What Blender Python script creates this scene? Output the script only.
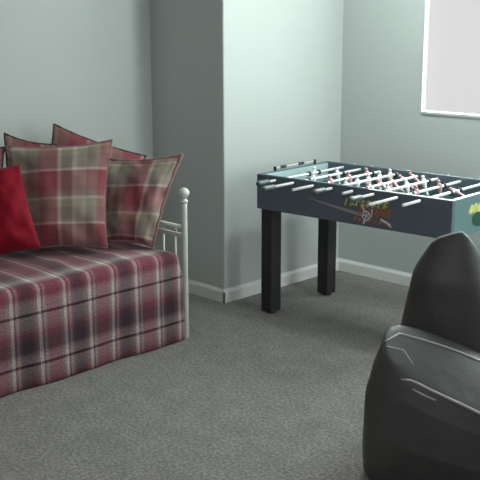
import bpy, bmesh, math, random
from mathutils import Vector, Matrix, noise
from mathutils.bvhtree import BVHTree
random.seed(7)
S = bpy.context.scene
COL = S.collection
for o in list(bpy.data.objects): bpy.data.objects.remove(o)

# ------------------------------------------------------------------ camera
F_PX = 945.0
PITCH = math.atan(220/945.0)
YAW = math.atan(940/969.0)
cd = bpy.data.cameras.new('camera'); cam = bpy.data.objects.new('camera', cd); COL.objects.link(cam)
cd.sensor_width = 36; cd.lens = F_PX/480*36; cd.shift_x = -10/480; cd.clip_start = .05
cam.location = (0, 0, 1.6)
cam.rotation_euler = (math.pi/2-PITCH, 0, YAW)
S.camera = cam

# ------------------------------------------------------------------ world: pale ground haze below, bright overcast sky above
W = bpy.data.worlds.new('overcast'); S.world = W; W.use_nodes = True
nt = W.node_tree; nt.nodes.clear()
wo = nt.nodes.new('ShaderNodeOutputWorld'); bg = nt.nodes.new('ShaderNodeBackground')
tc = nt.nodes.new('ShaderNodeTexCoord'); sp = nt.nodes.new('ShaderNodeSeparateXYZ'); mr = nt.nodes.new('ShaderNodeMapRange')
mx = nt.nodes.new('ShaderNodeMixRGB')
mr.interpolation_type = 'SMOOTHSTEP'
mr.inputs[1].default_value = .025; mr.inputs[2].default_value = .13
SKY = 15
mx.inputs[1].default_value = (.76, .76, .76, 1); mx.inputs[2].default_value = (SKY*.86, SKY*1.0, SKY*.95, 1)
L = nt.links.new
L(tc.outputs['Generated'], sp.inputs[0]); L(sp.outputs[2], mr.inputs[0]); L(mr.outputs[0], mx.inputs[0]); 
ms = nt.nodes.new('ShaderNodeMapRange'); ms.interpolation_type = 'SMOOTHSTEP'; ms.inputs[1].default_value = .05; ms.inputs[2].default_value = .75   # glow added on the unseen +X side to brighten the walls
m2 = nt.nodes.new('ShaderNodeMixRGB'); GLOW = 3.4; m2.inputs[2].default_value = (GLOW*.90, GLOW, GLOW*.96, 1)
L(sp.outputs[0], ms.inputs[0]); L(ms.outputs[0], m2.inputs[0]); L(mx.outputs[0], m2.inputs[1]); 
L(m2.outputs[0], bg.inputs[0])
L(bg.outputs[0], wo.inputs[0])

def area(name, loc, rot, sx, sy, power, color=(1, 1, 1), portal=False):
    d = bpy.data.lights.new(name, 'AREA'); d.shape = 'RECTANGLE'; d.size = sx; d.size_y = sy; d.energy = power; d.color = color
    if portal: d.cycles.is_portal = True
    o = bpy.data.objects.new(name, d); o.location = loc; o.rotation_euler = rot; COL.objects.link(o); return o
WX0, WX1, WZ0, WZ1 = -3.176, -1.60, 1.072, 2.28       # window in the far wall
VY0, VY1, VZ0, VZ1 = 3.12, 4.5, .09, 2.0              # unseen window added in the bay's side wall to light the far walls
XS, YS = -.95, 2.9
area('portal_far', ((WX0+WX1)/2, 4.80, (WZ0+WZ1)/2), (-math.pi/2, 0, 0), WX1-WX0, WZ1-WZ0, 1, portal=True)
area('portal_side', (XS+.1, (VY0+VY1)/2, (VZ0+VZ1)/2), (0, math.pi/2, 0), VZ1-VZ0, VY1-VY0, 1, portal=True)
# soft fill light added below the ceiling, unseen
area('room_fill_light', (-.7, .5, 2.40), (0, 0, 0), 1.6, 1.6, 34, (1, .925, .94))

sl = bpy.data.lights.new('added_low_sun', 'SUN'); sl.energy = .9; sl.angle = math.radians(24); sl.color = (.95, 1, .98)  # soft sun added to brighten the lower far walls through the side window
so_ = bpy.data.objects.new('added_low_sun', sl); COL.objects.link(so_); so_.location = (3, 3.5, 2)
so_.rotation_euler = Vector((1, -.15, .22)).to_track_quat('Z', 'Y').to_euler()
pl = bpy.data.lights.new('bay_fill_light', 'POINT'); pl.energy = 45; pl.color = (.87, 1, .95); pl.shadow_soft_size = .11  # unseen point light added to brighten the bay walls
po = bpy.data.objects.new('bay_fill_light', pl); po.location = (-2.55, 3.92, 2.24); COL.objects.link(po)

V = S.view_settings
V.view_transform = 'Standard'; V.look = 'None'; V.gamma = 1; V.use_curve_mapping = False; V.exposure = 0.0

# ------------------------------------------------------------------ helpers
def tag(o, label=None, cat=None, group=None, kind=None):
    if label: o['label'] = label
    if cat: o['category'] = cat
    if group: o['group'] = group
    if kind: o['kind'] = kind
    return o
def link(name, bm, m, parent=None, smooth=True, sub=0, bevel=0):
    me = bpy.data.meshes.new(name)
    bmesh.ops.recalc_face_normals(bm, faces=bm.faces[:])
    bm.to_mesh(me); bm.free()
    if smooth:
        for p in me.polygons: p.use_smooth = True
    for mm in (m if isinstance(m, (list, tuple)) else [m]): me.materials.append(mm)
    o = bpy.data.objects.new(name, me); COL.objects.link(o)
    if parent: o.parent = parent
    if bevel:
        b = o.modifiers.new('bevel', 'BEVEL'); b.width = bevel; b.segments = 2; b.limit_method = 'ANGLE'
    if sub:
        s = o.modifiers.new('sub', 'SUBSURF'); s.levels = sub; s.render_levels = sub
    return o
def empty(name, loc, rz=0):
    o = bpy.data.objects.new(name, None); o.location = loc; o.rotation_euler = (0, 0, rz); o.empty_display_size = .1; COL.objects.link(o); return o
def add_box(bm, x0, x1, y0, y1, z0, z1, mi=0):
    v = [bm.verts.new((x, y, z)) for x in (x0, x1) for y in (y0, y1) for z in (z0, z1)]
    for f in ((0, 1, 3, 2), (4, 6, 7, 5), (0, 4, 5, 1), (2, 3, 7, 6), (0, 2, 6, 4), (1, 5, 7, 3)):
        bm.faces.new([v[i] for i in f]).material_index = mi
def box(name, m, parent, *b, bevel=0):
    bm = bmesh.new(); add_box(bm, *b); return link(name, bm, m, parent, smooth=False, bevel=bevel)
def add_tube(bm, pts, r, n=10, closed=False):
    pts = [Vector(p) for p in pts]; rings = []; N = len(pts)
    rr = r if isinstance(r, (list, tuple)) else [r]*N
    up = None
    for i, p in enumerate(pts):
        a = pts[(i-1) % N] if (closed or i > 0) else p; b = pts[(i+1) % N] if (closed or i < N-1) else p
        t = (b-a).normalized()
        if up is None: up = t.orthogonal().normalized()
        up = (up-t*up.dot(t)); up = up.normalized() if up.length > 1e-6 else t.orthogonal().normalized()
        s = t.cross(up)
        rings.append([bm.verts.new(p+(up*math.cos(2*math.pi*k/n)+s*math.sin(2*math.pi*k/n))*rr[i]) for k in range(n)])
    for i in range(N if closed else N-1):
        A, B = rings[i], rings[(i+1) % N]
        for k in range(n): bm.faces.new((A[k], A[(k+1) % n], B[(k+1) % n], B[k]))
    if not closed:
        bm.faces.new(rings[0][::-1]); bm.faces.new(rings[-1])
def tube(name, m, parent, pts, r, n=10, closed=False):
    bm = bmesh.new(); add_tube(bm, pts, r, n, closed); return link(name, bm, m, parent)
def add_lathe(bm, prof, o=(0, 0, 0), n=20):
    o = Vector(o); rings = []
    for r, z in prof:
        rings.append([bm.verts.new(o+Vector((max(r, 1e-4)*math.cos(2*math.pi*k/n), max(r, 1e-4)*math.sin(2*math.pi*k/n), z))) for k in range(n)])
    for A, B in zip(rings, rings[1:]):
        for k in range(n): bm.faces.new((A[k], A[(k+1) % n], B[(k+1) % n], B[k]))
    bm.faces.new(rings[0][::-1]); bm.faces.new(rings[-1])

# ------------------------------------------------------------------ materials
def mat(name, base, rough=.6, metal=0, spec=.5, bump=None, coat=0, sheen=0, vary=None):
    m = bpy.data.materials.new(name); m.use_nodes = True; t = m.node_tree; b = t.nodes['Principled BSDF']
    b.inputs['Base Color'].default_value = (*base, 1); b.inputs['Roughness'].default_value = rough; b.inputs['Metallic'].default_value = metal
    b.inputs['Specular IOR Level'].default_value = spec; b.inputs['Coat Weight'].default_value = coat
    if sheen: b.inputs['Sheen Weight'].default_value = sheen
    co = t.nodes.new('ShaderNodeTexCoord')
    if vary:                                  # (scale, amount): soft mottling of the paint or cloth itself
        n = t.nodes.new('ShaderNodeTexNoise'); n.inputs['Scale'].default_value = vary[0]; n.inputs['Detail'].default_value = 4
        r = t.nodes.new('ShaderNodeMapRange'); r.inputs[3].default_value = 1-vary[1]; r.inputs[4].default_value = 1+vary[1]; r.inputs[1].default_value = .3; r.inputs[2].default_value = .7
        x = t.nodes.new('ShaderNodeMixRGB'); x.blend_type = 'MULTIPLY'; x.inputs[0].default_value = 1; x.inputs[1].default_value = (*base, 1)
        t.links.new(co.outputs['Object'], n.inputs[0]); t.links.new(n.outputs[0], r.inputs[0]); t.links.new(r.outputs[0], x.inputs[2]); t.links.new(x.outputs[0], b.inputs['Base Color'])
    if bump:                                  # (scale, strength, distance)
        n = t.nodes.new('ShaderNodeTexNoise'); n.inputs['Scale'].default_value = bump[0]; n.inputs['Detail'].default_value = 5
        u = t.nodes.new('ShaderNodeBump'); u.inputs['Strength'].default_value = bump[1]; u.inputs['Distance'].default_value = bump[2]
        t.links.new(co.outputs['Object'], n.inputs[0]); t.links.new(n.outputs[0], u.inputs['Height']); t.links.new(u.outputs[0], b.inputs['Normal'])
    return m

def ramp(t, stops):
    r = t.nodes.new('ShaderNodeValToRGB'); e = r.color_ramp.elements
    while len(e) > 1: e.remove(e[-1])
    e[0].position = stops[0][0]; e[0].color = (*stops[0][1], 1)
    for p, c in stops[1:]:
        k = e.new(p); k.color = (*c, 1)
    return r
def plaid(name, pu, pv, su, sv, weave=420, off=(0, 0), rough=.9, noise_amt=.25):
    """pu, pv: repeat in metres along warp and weft (UV map is in metres); su, sv: colour stops"""
    m = bpy.data.materials.new(name); m.use_nodes = True; t = m.node_tree; b = t.nodes['Principled BSDF']
    b.inputs['Roughness'].default_value = rough; b.inputs['Specular IOR Level'].default_value = .15; b.inputs['Sheen Weight'].default_value = .15
    uv = t.nodes.new('ShaderNodeTexCoord'); s = t.nodes.new('ShaderNodeSeparateXYZ'); t.links.new(uv.outputs['UV'], s.inputs[0])
    cols = []
    for k, (per, st) in enumerate(((pu, su), (pv, sv))):
        a = t.nodes.new('ShaderNodeMath'); a.operation = 'MULTIPLY_ADD'; a.inputs[1].default_value = 1/per; a.inputs[2].default_value = off[k]+20
        f = t.nodes.new('ShaderNodeMath'); f.operation = 'FRACT'
        t.links.new(s.outputs[k], a.inputs[0]); t.links.new(a.outputs[0], f.inputs[0])
        r = ramp(t, st); t.links.new(f.outputs[0], r.inputs[0]); cols.append(r.outputs[0])
    x = t.nodes.new('ShaderNodeMixRGB'); x.inputs[0].default_value = .5; t.links.new(cols[0], x.inputs[1]); t.links.new(cols[1], x.inputs[2])
    g1 = t.nodes.new('ShaderNodeMixRGB'); g1.blend_type = 'MULTIPLY'; g1.inputs[0].default_value = 1; t.links.new(cols[0], g1.inputs[1]); t.links.new(cols[1], g1.inputs[2])
    g2 = t.nodes.new('ShaderNodeGamma'); g2.inputs[1].default_value = .5; t.links.new(g1.outputs[0], g2.inputs[0])
    g3 = t.nodes.new('ShaderNodeMixRGB'); g3.inputs[0].default_value = .6; t.links.new(x.outputs[0], g3.inputs[1]); t.links.new(g2.outputs[0], g3.inputs[2]); x = g3
    n = t.nodes.new('ShaderNodeTexNoise'); n.inputs['Scale'].default_value = weave; n.inputs['Detail'].default_value = 2; t.links.new(uv.outputs['UV'], n.inputs[0])
    r = t.nodes.new('ShaderNodeMapRange'); r.inputs[1].default_value = .3; r.inputs[2].default_value = .7; r.inputs[3].default_value = 1-noise_amt; r.inputs[4].default_value = 1+noise_amt
    y = t.nodes.new('ShaderNodeMixRGB'); y.blend_type = 'MULTIPLY'; y.inputs[0].default_value = 1
    t.links.new(n.outputs[0], r.inputs[0]); t.links.new(x.outputs[0], y.inputs[1]); t.links.new(r.outputs[0], y.inputs[2]); t.links.new(y.outputs[0], b.inputs['Base Color'])
    u = t.nodes.new('ShaderNodeBump'); u.inputs['Strength'].default_value = .25; u.inputs['Distance'].default_value = .002
    t.links.new(n.outputs[0], u.inputs['Height']); t.links.new(u.outputs[0], b.inputs['Normal'])
    return m

M = {}
M['wall'] = mat('sage_wall_paint', (.525, .555, .545), .42, spec=.5, bump=(180, .08, .001), vary=(1.5, .02))
M['ceiling'] = mat('ceiling_paint', (.7, .7, .69), .8)
M['trim'] = mat('white_gloss_trim', (.78, .79, .78), .35)
M['frame'] = mat('white_window_frame', (.62, .63, .63), .35)
M['post'] = mat('white_painted_metal', (.62, .64, .61), .4)
M['blackleather'] = mat('black_leatherette', (.042, .042, .0415), .52, spec=.45, bump=(9, .25, .02), vary=(6, .2))
M['piping_highlight'] = mat('highlight_grey_welt', (.34, .34, .33), .35, spec=.8)  # light grey paints the highlight lines along the bag's seams
M['slate'] = mat('dark_slate_laminate', (.10, .125, .158), .42, bump=(60, .05, .001))
M['teal'] = mat('teal_laminate', (.105, .19, .20), .35, vary=(8, .05))
M['lining'] = mat('pale_cyan_lining', (.42, .56, .57), .3)
M['rim'] = mat('window_glint_edge', (.7, .72, .74), .25)  # pale colour stands in for the window's reflection on the table edge
M['leg'] = mat('black_woodgrain_leg', (.02, .019, .02), .5, vary=(30, .2))
M['field'] = mat('green_playfield', (.03, .10, .08), .3)
M['field_line'] = mat('playfield_white_line', (.7, .7, .7), .4)
M['chrome'] = mat('chrome_rod', (.9, .9, .91), .3, metal=.1, spec=.8)
M['rubber'] = mat('black_rubber', (.012, .012, .012), .6)
M['grip'] = mat('dark_grey_grip', (.09, .11, .11), .4)
M['player_white'] = mat('white_plastic_player', (.75, .74, .76), .3)
M['player_red'] = mat('red_plastic_player', (.50, .26, .28), .3)
M['bead_red'] = mat('dark_score_bead', (.03, .05, .06), .4)
M['red'] = mat('red_velvet', (.23, .004, .016), .8, spec=.12, bump=(14, .3, .01), sheen=.1, vary=(14, .2))
M['mattress'] = mat('white_ticking', (.6, .6, .58), .9)
M['g_yellow'] = mat('yellow_green_print', (.55, .55, .16), .5, vary=(60, .35))
M['g_orange'] = mat('rust_orange_print', (.42, .13, .05), .5, vary=(60, .4))
M['g_white'] = mat('white_print', (.7, .68, .75), .5)
M['g_beige'] = mat('beige_print', (.36, .31, .31), .5)
M['g_black'] = mat('black_print', (.01, .01, .02), .5)
M['g_green'] = mat('dark_green_print', (.01, .06, .04), .5)

def carpet():
    m = bpy.data.materials.new('grey_carpet'); m.use_nodes = True; t = m.node_tree; b = t.nodes['Principled BSDF']
    b.inputs['Roughness'].default_value = 1; b.inputs['Specular IOR Level'].default_value = .05; b.inputs['Sheen Weight'].default_value = .2
    co = t.nodes.new('ShaderNodeTexCoord')
    n1 = t.nodes.new('ShaderNodeTexNoise'); n1.inputs['Scale'].default_value = 75; n1.inputs['Detail'].default_value = 3; n1.inputs['Roughness'].default_value = .7
    n2 = t.nodes.new('ShaderNodeTexNoise'); n2.inputs['Scale'].default_value = 9; n2.inputs['Detail'].default_value = 3
    for n in (n1, n2): t.links.new(co.outputs['Object'], n.inputs[0])
    r = ramp(t, [(.34, (.11, .104, .098)), (.5, (.192, .183, .172)), (.66, (.295, .281, .265))]); t.links.new(n1.outputs[0], r.inputs[0])
    q = t.nodes.new('ShaderNodeMapRange'); q.inputs[1].default_value = .3; q.inputs[2].default_value = .7; q.inputs[3].default_value = .88; q.inputs[4].default_value = 1.12
    x = t.nodes.new('ShaderNodeMixRGB'); x.blend_type = 'MULTIPLY'; x.inputs[0].default_value = 1
    t.links.new(n2.outputs[0], q.inputs[0]); t.links.new(r.outputs[0], x.inputs[1]); t.links.new(q.outputs[0], x.inputs[2]); t.links.new(x.outputs[0], b.inputs['Base Color'])
    u = t.nodes.new('ShaderNodeBump'); u.inputs['Strength'].default_value = .6; u.inputs['Distance'].default_value = .006
    t.links.new(n1.outputs[0], u.inputs['Height']); t.links.new(u.outputs[0], b.inputs['Normal'])
    return m
M['carpet'] = carpet()
def glass():
    m = bpy.data.materials.new('window_glass'); m.use_nodes = True; t = m.node_tree; t.nodes.clear()
    o = t.nodes.new('ShaderNodeOutputMaterial'); a = t.nodes.new('ShaderNodeBsdfTransparent'); g = t.nodes.new('ShaderNodeBsdfGlossy'); g.inputs['Roughness'].default_value = .02
    x = t.nodes.new('ShaderNodeMixShader'); x.inputs[0].default_value = .04
    t.links.new(a.outputs[0], x.inputs[1]); t.links.new(g.outputs[0], x.inputs[2]); t.links.new(x.outputs[0], o.inputs[0]); return m
M['glass'] = glass()

WINE = (.19, .047, .065); WINE2 = (.14, .036, .053); DARK = (.032, .022, .030); CREAM = (.60, .55, .49); MAUVE = (.20, .13, .145); BLK = (.006, .005, .008); LITE = (.36, .28, .275); GREY = (.27, .215, .215)
M['cover'] = plaid('wine_tartan_bedspread', .274, .94,
    [(0, MAUVE), (.025, CREAM), (.065, CREAM), (.08, WINE2), (.10, WINE2), (.125, GREY), (.15, GREY), (.18, WINE2), (.25, DARK), (.38, DARK), (.45, WINE2), (.51, MAUVE), (.53, CREAM), (.575, CREAM), (.59, WINE2), (.605, WINE2), (.63, GREY), (.655, GREY), (.69, WINE), (.92, WINE), (.97, MAUVE)],
    [(0, WINE), (.20, WINE), (.25, GREY), (.285, CREAM), (.30, CREAM), (.325, GREY), (.345, WINE), (.42, WINE), (.45, LITE), (.494, LITE), (.498, BLK), (.508, BLK), (.512, LITE), (.555, GREY), (.60, WINE2), (.635, DARK), (.685, DARK), (.715, GREY), (.742, LITE), (.746, BLK), (.757, BLK), (.762, LITE), (.80, GREY), (.85, WINE2), (.95, WINE)], off=(0, .5), noise_amt=.4, weave=140)
PM = (.235, .058, .07); PS = (.225, .18, .16); PL = (.40, .36, .30); PC = (.55, .45, .41); PG = (.27, .26, .17)
M['pillow'] = plaid('sage_and_maroon_plaid', .29, .27,
    [(0, PM), (.26, PM), (.29, PC), (.32, PC), (.35, PS), (.50, PS), (.54, PC), (.57, PC), (.60, PL), (.74, PL), (.77, PS), (.94, PS), (.98, PM)],
    [(0, PM), (.30, PM), (.32, PC), (.345, PC), (.37, PS), (.62, PS), (.64, PG), (.76, PG), (.79, PC), (.81, PC), (.83, PS), (.97, PM)], weave=300, off=(.1, 0), noise_amt=.15)
M['pillow_back'] = mat('brown_pillow_backing', (.085, .06, .055), .9, spec=.1)
M['pillow_trim'] = mat('pink_cream_pillow_edge', (.30, .17, .165), .85, spec=.1)

# ------------------------------------------------------------------ room shell
X0, XC, X1 = -4.39, -3.775, 1.1
Y0, YB, YD = -1.6, 3.682, 4.722
H = 2.45; T = .2
def struct(name, m, *b, bevel=0):
    return tag(box(name, m, None, *b, bevel=bevel), kind='structure')
struct('floor', M['carpet'], X0-T, X1+T, Y0-T, YD+T, -.1, 0)
struct('ceiling', M['ceiling'], X0-T, X1+T, Y0-T, YD+T, H, H+.1)
struct('wall_left', M['wall'], X0-T, X0, Y0-T, YB, 0, H)
struct('wall_alcove', M['wall'], X0-T, XC, YB, YD+T, 0, H, bevel=.008)
struct('wall_front', M['wall'], X0, X1+T, Y0-T, Y0, 0, H)
def wall_hole(name, axis, c0, c1, a0, a1, h0, h1, z0, z1):
    bm = bmesh.new()
    def bb(p, q, zz0, zz1):
        if axis == 'y': add_box(bm, p, q, c0, c1, zz0, zz1)
        else: add_box(bm, c0, c1, p, q, zz0, zz1)
    bb(a0, h0, 0, H); bb(h1, a1, 0, H); bb(h0, h1, 0, z0); bb(h0, h1, z1, H)
    return tag(link(name, bm, M['wall'], smooth=False), kind='structure')
wall_hole('wall_back', 'y', YD, YD+.03, XC, XS+T, WX0, WX1, WZ0, WZ1)
wall_hole('wall_side', 'x', XS, XS+T, YS, YD, VY0, VY1, VZ0, VZ1)
struct('wall_right', M['wall'], X1, X1+T, Y0-T, YS+T, 0, H)
struct('wall_recess', M['wall'], XS+T, X1, YS, YS+T, 0, H)
def window(name, axis, c, p0, p1, z0, z1, wd=.045, dp=.03):
    w = wd
    def B(bm, a, b, za, zb, d0=-dp, d1=dp):
        if axis == 'y': add_box(bm, a, b, c+d0, c+d1, za, zb)
        else: add_box(bm, c+d0, c+d1, a, b, za, zb)
    bm = bmesh.new(); B(bm, p0, p0+w, z0, z1); B(bm, p1-w, p1, z0, z1); B(bm, p0+w, p1-w, z0, z0+w); B(bm, p0+w, p1-w, z1-w, z1)
    fr = tag(link(name, bm, M['frame'], smooth=False, bevel=.004), kind='structure')
    bm = bmesh.new(); B(bm, p0+w, p1-w, z0+w, z1-w, -.004, .004); g = link('glass_pane', bm, M['glass'], fr, smooth=False)
    return fr
window('window_1', 'y', YD+.022, WX0, WX1, WZ0, WZ1, .009, .006)
window('added_window', 'x', XS+.08, VY0, VY1, VZ0, VZ1)  # added, unseen: lets extra light into the bay
# white lining of the far window opening: jambs and sill, flush with the wall
bm = bmesh.new()
add_box(bm, WX0-.004, WX0+.006, YD-.006, YD+.012, WZ0-.004, WZ1); add_box(bm, WX1-.006, WX1+.004, YD-.006, YD+.012, WZ0-.004, WZ1)
add_box(bm, WX0-.004, WX1+.004, YD-.010, YD+.012, WZ0-.010, WZ0+.006)
tag(link('trim_1', bm, M['frame'], smooth=False, bevel=.002), kind='structure')
def skirting(name, p, q, nrm):
    """profiled baseboard from p to q, nrm points into the room"""
    p, q, nrm = Vector((*p, 0)), Vector((*q, 0)), Vector((*nrm, 0))
    prof = [(0, 0), (.014, 0), (.014, .060), (.011, .068), (.006, .074), (.004, .080), (0, .080)]
    bm = bmesh.new(); R = [[bm.verts.new(e+nrm*d+Vector((0, 0, z))) for d, z in prof] for e in (p, q)]
    for k in range(len(prof)): bm.faces.new((R[0][k], R[0][(k+1) % 7], R[1][(k+1) % 7], R[1][k]))
    bm.faces.new(R[0]); bm.faces.new(R[1][::-1])
    return tag(link(name, bm, M['trim'], smooth=False), kind='structure')
skirting('baseboard_left', (X0, Y0), (X0, YB), (1, 0))
skirting('baseboard_alcove', (X0, YB), (XC+.014, YB), (0, -1))
skirting('baseboard_return', (XC, YB-.014), (XC, YD), (1, 0))
skirting('baseboard_back', (XC, YD), (XS, YD), (0, -1))
skirting('baseboard_right', (X1, Y0), (X1, YS), (-1, 0))
skirting('baseboard_side', (XS, YS), (XS, YD), (-1, 0))

# unseen lamp added over the bay for its light: ceiling rose only
cl = empty('added_ceiling_lamp', (-2.55, 3.92, H)); tag(cl, 'unseen ceiling lamp added above the foosball table, only its rose modelled', 'lamp')
b2 = bmesh.new(); add_lathe(b2, [(.001, 0), (.055, 0), (.055, -.012), (.02, -.025), (.012, -.03), (.012, -.08), (.001, -.08)]); link('added_lamp_rose', b2, M['post'], cl)
# ------------------------------------------------------------------ daybed
BY0, BY1 = 1.12, 3.10; BXF, BXB = -3.466, -4.335
bed = empty('daybed', ((BXF+BXB)/2, (BY0+BY1)/2, 0))
tag(bed, 'white metal daybed with ball topped posts against the left wall', 'bed')
def bp(o):        # parent keeping world coordinates
    o.parent = bed; o.matrix_parent_inverse = Matrix.Translation(-Vector(bed.location)); return o
def post(x, y):
    bm = bmesh.new(); add_lathe(bm, [(.013, 0), (.015, .01), (.015, .69), (.0145, .715)], (x, y, 0), 16); o = bp(link('post', bm, M['post']))
    bm = bmesh.new()
    add_lathe(bm, [(.015, .710), (.021, .716), (.021, .722), (.014, .728), (.011, .733), (.018, .739), (.0255, .750), (.028, .760), (.0255, .772), (.018, .782), (.008, .787), (.001, .788)], (x, y, 0), 20)
    f = link('finial', bm, M['post']); f.parent = o
for x in (BXF, BXB):
    for y in (BY0, BY1): post(x, y)
def end_frame(y):
    bm = bmesh.new()
    add_tube(bm, [(BXF, y, .585), (BXB, y, .585)], .010)
    bp(link('end_rail', bm, M['post']))
    bm = bmesh.new(); add_box(bm, BXB, BXF, y-.008, y+.008, .530, .552); bp(link('end_rail', bm, M['post'], smooth=False, bevel=.003))
    bm = bmesh.new(); add_box(bm, BXB, BXF, y-.008, y+.008, .20, .235); bp(link('end_rail', bm, M['post'], smooth=False, bevel=.003))
    for k in range(9):
        x = BXF-.072-k*.091
        bp(tube('spindle', M['post'], None, [(x, y, .22), (x, y, .54)], .0065, 8))
    for k in range(4):      # little scroll arches joining the two upper rails
        x = BXF-.11-k*.2
        bp(tube('scroll', M['post'], None, [(x+.05*math.cos(a), y, .552+.03*math.sin(a)) for a in [math.pi*i/8 for i in range(9)]], .004, 8))
end_frame(BY0); end_frame(BY1)
for z in (.64, .22):
    bp(tube('back_rail', M['post'], None, [(BXB, BY0, z), (BXB, BY1, z)], .010))
for k in range(14):
    y = BY0+.14+k*.131
    bp(tube('spindle', M['post'], None, [(BXB, y, .22), (BXB, y, .64)], .0065, 8))
bm = bmesh.new(); add_box(bm, BXB+.02, BXF-.02, BY0+.02, BY1-.02, .205, .235); bp(link('slat_base', bm, M['post'], smooth=False))

mt = box('mattress', M['mattress'], None, BXB+.035, BXF-.035, BY0+.04, BY1-.085, .237, .440, bevel=.03)
tag(mt, 'white mattress hidden under the plaid bedspread', 'mattress')

# bedspread: draped sheet with thickness
def cover():
    mz = .474; xf = -3.446; xb = -4.305; R = .04
    prof = []                               # (x, z) from the back over the top and down the front
    for i in range(14): prof.append((xb+(xf-R-xb)*i/13, mz))
    for i in range(1, 8):
        a = math.pi/2*i/7; prof.append((xf-R+R*math.sin(a), mz-R+R*math.cos(a)))
    nf = 14
    for i in range(1, nf+1): prof.append((xf, (mz-R)*(1-i/nf)+.004*i/nf))
    s = [0]
    for a, b in zip(prof, prof[1:]): s.append(s[-1]+math.hypot(a[0]-b[0], a[1]-b[1]))
    # v measured so that a dark line falls at z = .345 on the front
    z0 = next(i for i, p in enumerate(prof) if i > 13 and p[1] <= .345+1e-6)
    s345 = s[z0]-(.345-prof[z0][1])
    bm = bmesh.new(); uvl = bm.loops.layers.uv.new('UVMap'); G = []; NY = 100
    for i, (x, z) in enumerate(prof):
        row = []
        for j in range(NY+1):
            t = j/NY
            low = 0 if i < 14 else min(1, max(0, (.40-z)/.07))
            yend = 3.033+.035*low+.008*math.sin(z*20); y = 1.14+(yend-1.14)*t
            down = max(0, (mz-z)/mz)
            px = .008*down*math.sin(y*11+1)+.004*down**2*math.sin(y*23+z*3)
            pz = 0
            if i < 17:
                pz = .008*noise.noise(Vector((x*5, y*5, 1)))
                pz += .016*math.exp(-((y-2.45-(x+3.6)*-.4)/.035)**2)*max(0, 1-abs(x+3.66)/.2)     # a crumple of the cloth
                pz += .014*math.exp(-((x+3.60+(y-2.8)*.15)/.03)**2)*math.exp(-((y-2.78)/.14)**2)
            if t > .985 and i < 16: pz -= .012
            row.append((bm.verts.new((x+px, y, z+pz)), (y, s[i]-s345)))
        G.append(row)
    for i in range(len(G)-1):
        for j in range(NY):
            q = [G[i][j], G[i][j+1], G[i+1][j+1], G[i+1][j]]
            f = bm.faces.new([a[0] for a in q])
            for l, a in zip(f.loops, q): l[uvl].uv = (a[1][0]-2.089+.137*.16+.274, a[1][1])
    # right hand drop, short fold hanging over the mattress end
    o = link('bedspread', bm, M['cover'], sub=1)
    so = o.modifiers.new('thick', 'SOLIDIFY'); so.thickness = .006; so.offset = -1
    tag(o, 'wine and grey tartan bedspread draped over the daybed down to the carpet', 'bedspread')
    return o
cover()

# ------------------------------------------------------------------ pillows
def pillow(name, corners, thick, m, label, uvo=(0, 0), trim=None, wr=.006, seed=0, flange=.0, uvs=1.0, cat='pillow', group=None, back=None, concave=.07, tr=.0048):
    TL, TR, BR, BL = [Vector(c) for c in corners]
    N = (TR-TL).cross(TL-BL).normalized()
    if N.x < 0: N = -N
    w = ((TR-TL).length+(BR-BL).length)/2; h = ((TL-BL).length+(TR-BR).length)/2
    cen = (TL+TR+BR+BL)/4
    root = empty(name, (BL+BR)/2)
    inv = Matrix.Translation(-Vector(root.location))
    n = 26; bm = bmesh.new(); uvl = bm.loops.layers.uv.new('UVMap')
    def base(s, t):
        c = concave
        s2 = s*(1-c*(1-t*t)*abs(s)**2); t2 = t*(1-c*(1-s*s)*abs(t)**2)
        a = (s2+1)/2; b = (t2+1)/2
        return (BL*(1-a)+BR*a)*(1-b)+(TL*(1-a)+TR*a)*b
    G = {}
    for side in (1, -1):
        for i in range(n+1):
            for j in range(n+1):
                s = -1+2*i/n; t = -1+2*j/n
                s = math.sin(s*math.pi/2*.92)/math.sin(math.pi/2*.92); t = math.sin(t*math.pi/2*.92)/math.sin(math.pi/2*.92)
                edge = i in (0, n) or j in (0, n)
                if edge and side == -1: G[(side, i, j)] = G[(1, i, j)]; continue
                e = max(0, (1-abs(s)**2.2))**.55*max(0, (1-abs(t)**2.2))**.55
                sag = 1-.22*t
                p = base(s, t)+N*(side*thick*e*sag)
                if not edge:
                    k = noise.noise(Vector((s*2.3+seed, t*2.3, side*3)))*wr*2+noise.noise(Vector((s*6, t*6+seed, side)))*wr
                    k += wr*.9*math.sin(9*math.atan2(t, s)+seed)*max(abs(s), abs(t))**3
                    p += N*side*k*min(1, e*2)
                p -= Vector(root.location)
                G[(side, i, j)] = (bm.verts.new(p), (s*w/2*uvs+uvo[0], t*h/2*uvs+uvo[1]))
    for side in (1, -1):
        for i in range(n):
            for j in range(n):
                q = [G[(side, i, j)], G[(side, i+1, j)], G[(side, i+1, j+1)], G[(side, i, j+1)]]
                f = bm.faces.new([a[0] for a in q]); f.material_index = 0 if side == 1 or not back else 1
                for l, a in zip(f.loops, q): l[uvl].uv = a[1]
    rim = [G[(1, i, 0)][0].co.copy() for i in range(n)]+[G[(1, n, j)][0].co.copy() for j in range(n)]+[G[(1, i, n)][0].co.copy() for i in range(n, 0, -1)]+[G[(1, 0, j)][0].co.copy() for j in range(n, 0, -1)]
    link('pillow_cover', bm, [m, back] if back else m, root, sub=1)
    if trim:
        b2 = bmesh.new(); add_tube(b2, [p+N*.003*math.sin(i*1.7) for i, p in enumerate(rim)], tr, 8, closed=True); link('piping', b2, trim, root)
    tag(root, label, cat, group or ('plaid pillows on the daybed' if label.find('plaid pillow') in range(0, 20) else None))
    return root

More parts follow.
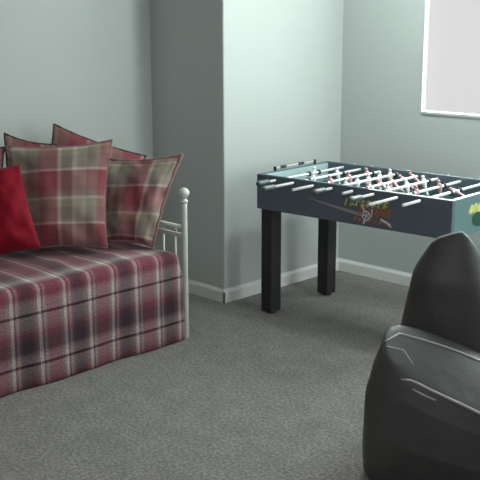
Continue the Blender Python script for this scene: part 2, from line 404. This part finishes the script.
pillow('pillow', [(-4.104, 2.5, .994), (-3.776, 2.902, 1.016), (-3.67, 2.768, .502), (-3.958, 2.421, .494)], .085, M['pillow'],
       'large square plaid pillow in the middle, its top edge level, partly behind the red pillow', uvo=(.055, -.035), trim=M['pillow_trim'], seed=1, wr=.010, concave=.085, back=M['pillow_back'])
pillow('pillow', [(-3.923, 2.947, .906), (-3.555, 3.171, .935), (-3.575, 2.983, .490), (-3.829, 2.83, .487)], .075, M['pillow'],
       'plaid pillow leaning at the right end of the daybed beside the ball topped post', uvo=(-.015, .02), trim=M['pillow_trim'], seed=4, tr=.009, back=M['pillow_trim'], wr=.013, concave=.10)
pillow('pillow', [(-4.194, 2.847, 1.069), (-3.955, 3.266, .881), (-3.942, 3.075, .50), (-4.152, 2.664, .525)], .06, M['pillow'],
       'plaid pillow tucked behind the others, its brown corner sticking up highest of all', uvo=(.12, .09), trim=M['pillow_back'], seed=8, back=M['pillow_back'])
pillow('pillow', [(-4.215, 2.562, 1.042), (-4.10, 2.79, .975), (-3.96, 2.73, .535), (-4.10, 2.48, .535)], .04, M['pillow'],
       'plaid pillow whose dark corner peeks out just left behind the large middle pillow', uvo=(.0, .1), trim=M['pillow_back'], seed=11, back=M['pillow_back'])
pillow('pillow', [(-4.24, 2.146, 1.034), (-4.12, 2.50, .986), (-4.06, 2.42, .56), (-4.166, 2.07, .55)], .045, M['pillow'],
       'plaid pillow cut by the left edge of the photo, rising behind the red pillow', uvo=(.05, .1), trim=M['pillow_back'], seed=14, back=M['pillow_back'])
pillow('pillow', [(-4.10, 2.12, .884), (-3.880, 2.43, .934), (-3.70, 2.41, .560), (-3.93, 2.09, .490)], .085, M['red'],
       'plain deep red velvet pillow at the left, in front of the plaid ones', trim=None, seed=17, wr=.01, concave=.04)

# ------------------------------------------------------------------ foosball table (local frame: x along the long side, y across, z up)
TA = math.radians(3)
tb = empty('foosball_table', (-3.497, 3.659, 0), TA)
tag(tb, 'foosball table with slate blue sides, black legs and chrome player rods under the window', 'foosball table')
LX, LY, ZT, ZB = 1.19, .635, .79, .60
def panel(name, m, *b):
    o = box(name, m, tb, *b, bevel=.002); return o
panel('side_panel', M['slate'], 0, LX, 0, .022, ZB, ZT-.004)
panel('side_panel', M['slate'], 0, LX, LY-.022, LY, ZB, ZT-.004)
panel('end_panel', M['teal'], 0, .022, .0222, LY-.0222, ZB, ZT-.004)
panel('end_panel', M['teal'], LX-.022, LX+.0004, .0222, LY-.0222, ZB, ZT-.004)
for x in (.0222, LX-.0252):
    panel('end_lining', M['lining'], x, x+.003, .0225, LY-.0225, .690, ZT-.006)
panel('top_trim', M['slate'], 0, .72, 0, .022, ZT-.004, ZT)
panel('top_trim', M['rim'], .72, LX, 0, .020, ZT-.004, ZT)  # pale stretch of the trim is the painted window glint
panel('top_trim', M['slate'], 0, LX, LY-.022, LY, ZT-.004, ZT)
panel('top_trim', M['slate'], 0, .022, .022, LY-.022, ZT-.004, ZT)
panel('top_trim', M['rim'], LX-.022, LX, .022, LY-.022, ZT-.004, ZT)
panel('playfield', M['field'], .022, LX-.022, .022, LY-.022, .672, .684)
panel('bottom_board', M['leg'], .022, LX-.022, .022, LY-.022, ZB+.004, ZB+.012)
bm = bmesh.new()
add_box(bm, LX/2-.003, LX/2+.003, .03, LY-.03, .684, .6848)
pts = [(LX/2+.09*math.cos(a), LY/2+.09*math.sin(a), .6846) for a in [2*math.pi*i/32 for i in range(32)]]; add_tube(bm, pts, .0012, 6, closed=True)
link('field_marking', bm, M['field_line'], tb, smooth=False)
for s, x0 in ((1, .022), (-1, LX-.022)):      # sloping end ramps with the goal mouth
    for y0, y1 in ((.022, .2), (.4, LY-.022)):
        bm = bmesh.new()
        v = [bm.verts.new(p) for y in (y0, y1) for p in ((x0, y, .684), (x0+s*.06, y, .684), (x0, y, .72))]
        bm.faces.new(v[:3]); bm.faces.new(v[3:][::-1]); bm.faces.new((v[0], v[1], v[4], v[3])); bm.faces.new((v[1], v[2], v[5], v[4])); bm.faces.new((v[2], v[0], v[3], v[5]))
        link('corner_ramp', bm, M['teal'], tb, smooth=False)
    bm = bmesh.new(); add_box(bm, min(x0, x0+s*.003), max(x0, x0+s*.003), .21, .39, .684, .745); link('goal_mouth', bm, M['rubber'], tb, smooth=False)
for x0 in (.006, LX-.094):
    for y in (.028, LY-.115):
        x = x0+(.020 if x0 < .5 and y > .1 else 0)
        bm = bmesh.new(); add_box(bm, x, x+.078, y, y+.084, .012, ZB+.003); lg = link('leg', bm, M['leg'], tb, smooth=False, bevel=.006)
        bm = bmesh.new(); add_lathe(bm, [(.022, 0), (.026, .003), (.026, .010), (.016, .0125)], (x+.044, y+.042, 0), 16); link('leveler_foot', bm, M['rubber'], lg)

# players hang from a rod; origin of the figure is on the rod axis
def player_mesh(mm, name):
    bm = bmesh.new()
    def sec(z, hx, hy, cx=0):
        return [bm.verts.new((cx+hx*math.cos(2*math.pi*k/10), hy*math.sin(2*math.pi*k/10), z)) for k in range(10)]
    rows = [sec(-.080, .007, .010, .004), sec(-.062, .006, .010, .001), sec(-.040, .006, .010), sec(-.022, .008, .012), sec(-.008, .011, .015), sec(.008, .011, .0155), sec(.018, .009, .013), sec(.021, .004, .006)]
    for A, B in zip(rows, rows[1:]):
        for k in range(10): bm.faces.new((A[k], A[(k+1) % 10], B[(k+1) % 10], B[k]))
    bm.faces.new(rows[0][::-1]); bm.faces.new(rows[-1])
    bmesh.ops.create_uvsphere(bm, u_segments=10, v_segments=8, radius=.0095, matrix=Matrix.Translation((0, 0, .0285)))
    bmesh.ops.recalc_face_normals(bm, faces=bm.faces[:])
    me = bpy.data.meshes.new(name); bm.to_mesh(me); bm.free()
    for p in me.polygons: p.use_smooth = True
    me.materials.append(mm); return me
PMW = player_mesh(M['player_white'], 'white_player'); PMR = player_mesh(M['player_red'], 'red_player')
bm = bmesh.new(); add_tube(bm, [(0, -.006, 0), (0, .006, 0)], .014, 12)
ring = bpy.data.meshes.new('bumper'); bmesh.ops.recalc_face_normals(bm, faces=bm.faces[:]); bm.to_mesh(ring); bm.free(); ring.materials.append(M['rubber'])
US = [.132, .253, .383, .502, .63, .754, .891, 1.017]
OUT = [.150, .250, .170, .155, .085, .205, .240, .150]
CNT = [1, 2, 3, 5, 5, 3, 2, 1]
NEAR = [1, 1, 0, 1, 0, 1, 0, 0]
TILT = [5, -12, 20, -6, 55, -18, 14, 70]
ZR = .768
for i, u in enumerate(US):
    far = .10
    ys, ye = -OUT[i], LY+far
    rod = tube('rod', M['chrome'], tb, [(u, ys+(.0 if not NEAR[i] else .04), ZR), (u, ye-(.0 if NEAR[i] else .04), ZR)], .0075, 12)
    if NEAR[i]: g0, g1 = ys, ys+.095
    else: g0, g1 = ye-.095, ye
    gp = [g0+(g1-g0)*k/8 for k in range(9)]
    b2 = bmesh.new(); add_tube(b2, [(u, y, ZR) for y in gp], [.011, .0145, .0155, .0145, .0135, .0135, .0145, .0145, .011], 12)
    link('grip', b2, M['grip'], rod)
    for y in (-.004, LY):                    # bearing where the rod passes each side panel
        b2 = bmesh.new(); add_tube(b2, [(u, y, ZR), (u, y+.004, ZR)], .012, 12); link('bearing', b2, M['rubber'], tb)
    shift = (.18-OUT[i])*.5
    n = CNT[i]; gap = {1: 0, 2: .22, 3: .17, 5: .105}[n]
    for k in range(n):
        y = LY/2+(k-(n-1)/2)*gap+shift
        p = bpy.data.objects.new('player', PMW if NEAR[i] else PMR); COL.objects.link(p); p.parent = rod
        p.location = (u, y, ZR); p.rotation_euler = (0, math.radians(TILT[i])*(1 if NEAR[i] else -1), 0 if NEAR[i] else 0)
    for y in (LY/2-(n-1)/2*gap+shift-.045, LY/2+(n-1)/2*gap+shift+.045):
        b = bpy.data.objects.new('bumper', ring); COL.objects.link(b); b.parent = rod; b.location = (u, y, ZR)
# abacus score counter on the left end
sc = tube('score_counter', M['chrome'], tb, [(.011, .14, ZT+.016), (.011, .50, ZT+.016)], .0025, 8)
for y in (.14, .50):
    b2 = bmesh.new(); add_box(b2, .004, .018, y-.006, y+.006, ZT, ZT+.024); link('counter_post', b2, M['rubber'], sc, smooth=False, bevel=.002)
for y in (.20, .222, .36, .382):
    b2 = bmesh.new(); add_tube(b2, [(.011, y-.010, ZT+.016), (.011, y+.010, ZT+.016)], .0085, 12); link('bead', b2, M['bead_red'], sc)

# printed graphics on the long side: streak, two lines of brush lettering, ball with flames
def poly(bm, pts, y=-.0009):
    bm.faces.new([bm.verts.new((a, y, z)) for a, z in pts])
bm = bmesh.new(); poly(bm, [(.325, .706), (.42, .694), (.70, .664), (.72, .648), (.69, .646), (.42, .686)]); link('graphic_streak', bm, M['g_beige'], tb, smooth=False)
rnd = random.Random(3)
bm = bmesh.new()
def stroke(bm, a, b, w, y=-.0012):
    a, b = Vector(a), Vector(b); d = (b-a).normalized(); n_ = Vector((-d.y, d.x))*w/2
    poly(bm, [tuple(a+n_), tuple(a-n_), tuple(b-n_*.6), tuple(b+n_*.6)], y)
for k in range(8):        # upper line of slanted strokes
    x = .585+k*.033; z = .705+k*.0018
    stroke(bm, (x, z-.014), (x+.012, z+.024), .013); stroke(bm, (x+.004, z+.018), (x+.028, z+.014+rnd.uniform(-.006, .004)), .012)
    if k % 2: stroke(bm, (x+.006, z), (x+.024, z-.006), .011)
link('graphic_lettering', bm, M['g_yellow'], tb, smooth=False)
bm = bmesh.new()
for k in range(13):
    x = .665+k*.0145; z = .672+rnd.uniform(-.012, .012)+.0008*k
    stroke(bm, (x, z-.022), (x+rnd.uniform(.004, .02), z+.024), .010, -.0011)
for k in range(7):
    stroke(bm, (.64+k*.03, .625+rnd.uniform(-.006, .006)), (.665+k*.03, .642+rnd.uniform(-.01, .012)), .012, -.0011)
link('graphic_flames', bm, M['g_orange'], tb, smooth=False)
bm = bmesh.new(); poly(bm, [(.715+.024*math.cos(a), .655+.026*math.sin(a)) for a in [2*math.pi*i/20 for i in range(20)]], -.0014)
link('graphic_ball', bm, M['g_white'], tb, smooth=False); bm = bmesh.new()
stroke(bm, (.69, .70), (.715, .66), .012, -.0014); stroke(bm, (.715, .65), (.70, .612), .016, -.0014); stroke(bm, (.80, .648), (.86, .628), .013, -.0014); stroke(bm, (.84, .63), (.865, .615), .008, -.0014)
stroke(bm, (.75, .69), (.745, .65), .008, -.0014)
link('graphic_sparks', bm, M['g_white'], tb, smooth=False)
bm = bmesh.new()
for a in range(5): poly(bm, [(.715+.013*math.cos(a*1.2566)+.006*math.cos(q), .655+.014*math.sin(a*1.2566)+.006*math.sin(q)) for q in [2*math.pi*i/5 for i in range(5)]], -.0017)
link('graphic_ball_patches', bm, M['g_black'], tb, smooth=False)
# graphic on the right end
def poly2(bm, pts, x): bm.faces.new([bm.verts.new((x, a, z)) for a, z in pts])
bm = bmesh.new()
for k in range(6):
    y = .172+k*.042; poly2(bm, [(y-.018, .715), (y+.004, .745+.006*(k % 2)), (y+.026, .742), (y+.03, .715), (y+.014, .700), (y-.01, .698)], LX+.0012)
link('graphic_lettering', bm, M['g_yellow'], tb, smooth=False)
bm = bmesh.new(); poly2(bm, [(.275+.085*math.cos(a), .668+.040*math.sin(a)) for a in [2*math.pi*i/28 for i in range(28)]], LX+.0009); link('graphic_ball', bm, M['g_green'], tb, smooth=False)
bm = bmesh.new(); poly2(bm, [(.054+.010*math.cos(a), .742+.004*math.sin(a)) for a in [2*math.pi*i/12 for i in range(12)]], LX+.0009); link('graphic_badge', bm, M['slate'], tb, smooth=False)

# ------------------------------------------------------------------ bean bag chair (frame: a = to the right, b = away, around its base)
G = math.radians(31.3)
bag = empty('bean_bag_chair', (-1.714, 2.820, 0), G)
tag(bag, 'black leatherette bean bag chair with a tall peaked back in the right foreground', 'bean bag chair')
def interp(tab, t):
    if t <= tab[0][0]: return tab[0][1]
    for (a, x), (b, y) in zip(tab, tab[1:]):
        if t <= b:
            k = (t-a)/(b-a); return x+(y-x)*k
    return tab[-1][1]
def lump(name, left, right, front, back, zt, top=None, n=44, m=M['blackleather'], rows=40, e=.8, cap=None):
    bm = bmesh.new(); R = []
    for i in range(rows+1):
        t = i/rows; l, r, f, k = (interp(x, t) for x in (left, right, front, back)); ring = []
        for j in range(n):
            a = 2*math.pi*j/n; c, s_ = math.cos(a), math.sin(a)
            c = math.copysign(abs(c)**e, c); s_ = math.copysign(abs(s_)**e, s_)
            ca = (l+r)/2; cb = (f+k)/2
            x = ca+(r-l)/2*c; y = cb+(k-f)/2*s_
            z = t*(top(x, y) if top else zt)
            w = noise.noise(Vector((x*5, y*5, z*4)))*.014*min(1, t*5)*(1-t*.5)
            x += w*c; y += w*s_
            ring.append(bm.verts.new((x, y, z)))
        R.append(ring)
    for A, B in zip(R, R[1:]):
        for j in range(n): bm.faces.new((A[j], A[(j+1) % n], B[(j+1) % n], B[j]))
    # cap: shrinking rings
    last = R[-1]; cen = sum((v.co for v in last), Vector())/n
    for q in (.8, .55, .3):
        ring = []
        for v in last:
            p = cen.lerp(R[-1][last.index(v)].co if False else v.co, q); ring.append(p)
        nr = []
        for p in ring:
            z = top(p.x, p.y) if top else p.z
            nr.append(bm.verts.new((p.x, p.y, z+(1-q)*(.018 if top else .004))))
        R.append(nr)
    A0 = last
    for B in R[-3:]:
        for j in range(n): bm.faces.new((A0[j], A0[(j+1) % n], B[(j+1) % n], B[j]))
        A0 = B
    bm.faces.new(A0); bm.faces.new(R[0][::-1])
    return link(name, bm, m, bag, sub=1)
def seat_top(x, y):
    yy = min(y, -.06)
    z = .425-.36*x+.42*(yy+.17)
    return max(.28, min(z, .545))
seat = lump('seat', [(0, -.275), (.06, -.296), (.3, -.300), (.62, -.300), (.80, -.278), (.88, -.262), (.95, -.250), (1, -.240)],
            [(0, .30), (.08, .36), (.5, .38), (.9, .35), (1, .31)],
            [(0, -.28), (.08, -.335), (.5, -.36), (.85, -.335), (.95, -.315), (1, -.300)],
            [(0, .02), (.5, .06), (1, .02)], .5, top=seat_top)
backr = lump('backrest', [(0, -.20), (.55, -.205), (.66, -.190), (.75, -.178), (.82, -.168), (.89, -.146), (.95, -.122), (.985, -.105), (1, -.088)],
             [(0, .24), (.5, .23), (.75, .155), (.86, .095), (.92, .065), (.97, .035), (.99, .02), (1, .008)],
             [(0, .03), (.5, .06), (.8, .10), (.93, .145), (1, .175)],
             [(0, .40), (.5, .38), (.8, .30), (.93, .25), (1, .215)], .828, e=.85, rows=50)
# slant the peak: higher on the right
for v in backr.data.vertices:
    if v.co.z > .7: v.co.z += (v.co.x+.03)*.30*(v.co.z-.7)/.13
def bvh(o):
    return BVHTree.FromPolygons([v.co[:] for v in o.data.vertices], [p.vertices[:] for p in o.data.polygons])
bs, bb = bvh(seat), bvh(backr)
def seam(b, pts, r, name='seam', frm='front'):
    out = []
    P = [Vector(p) for p in pts]; Q = []
    for a, c in zip(P, P[1:]):
        for k in range(6): Q.append(a.lerp(c, k/6))
    Q.append(P[-1])
    for q in Q:
        if frm == 'front': hit = b.ray_cast(Vector((q.x, -1, q.y)), Vector((0, 1, 0)))
        else: hit = b.ray_cast(Vector((q.x, q.y, 1.5)), Vector((0, 0, -1)))
        if hit[0]: out.append(hit[0]+hit[1]*(-.001 if hit[1].dot(Vector((0, -1, .5))) > 0 else .001))
    nn = len(out)
    rr = [r*(.35+.65*math.sin(math.pi*(i+.5)/nn)**.5) for i in range(nn)]
    if nn > 2: tube(name, M['piping_highlight'], bag, out, rr, 8)
seam(bs, [(-.235, -.16), (-.19, -.10), (-.11, -.09), (.011, -.08), (.10, -.08), (.25, -.08)], .0055, frm='top')
seam(bs, [(-.17, -.275), (-.06, -.29), (.10, -.30), (.27, -.28)], .0055, frm='top')
seam(bs, [(-.13, .40), (-.09, .385), (-.05, .372)], .0035, name='fold')
seam(bs, [(-.23, -.18), (-.17, -.17), (-.13, -.22)], .0035, name='fold', frm='top')
seam(bb, [(-.095, .185), (-.06, .182), (-.02, .186), (.015, .192)], .005, frm='top')
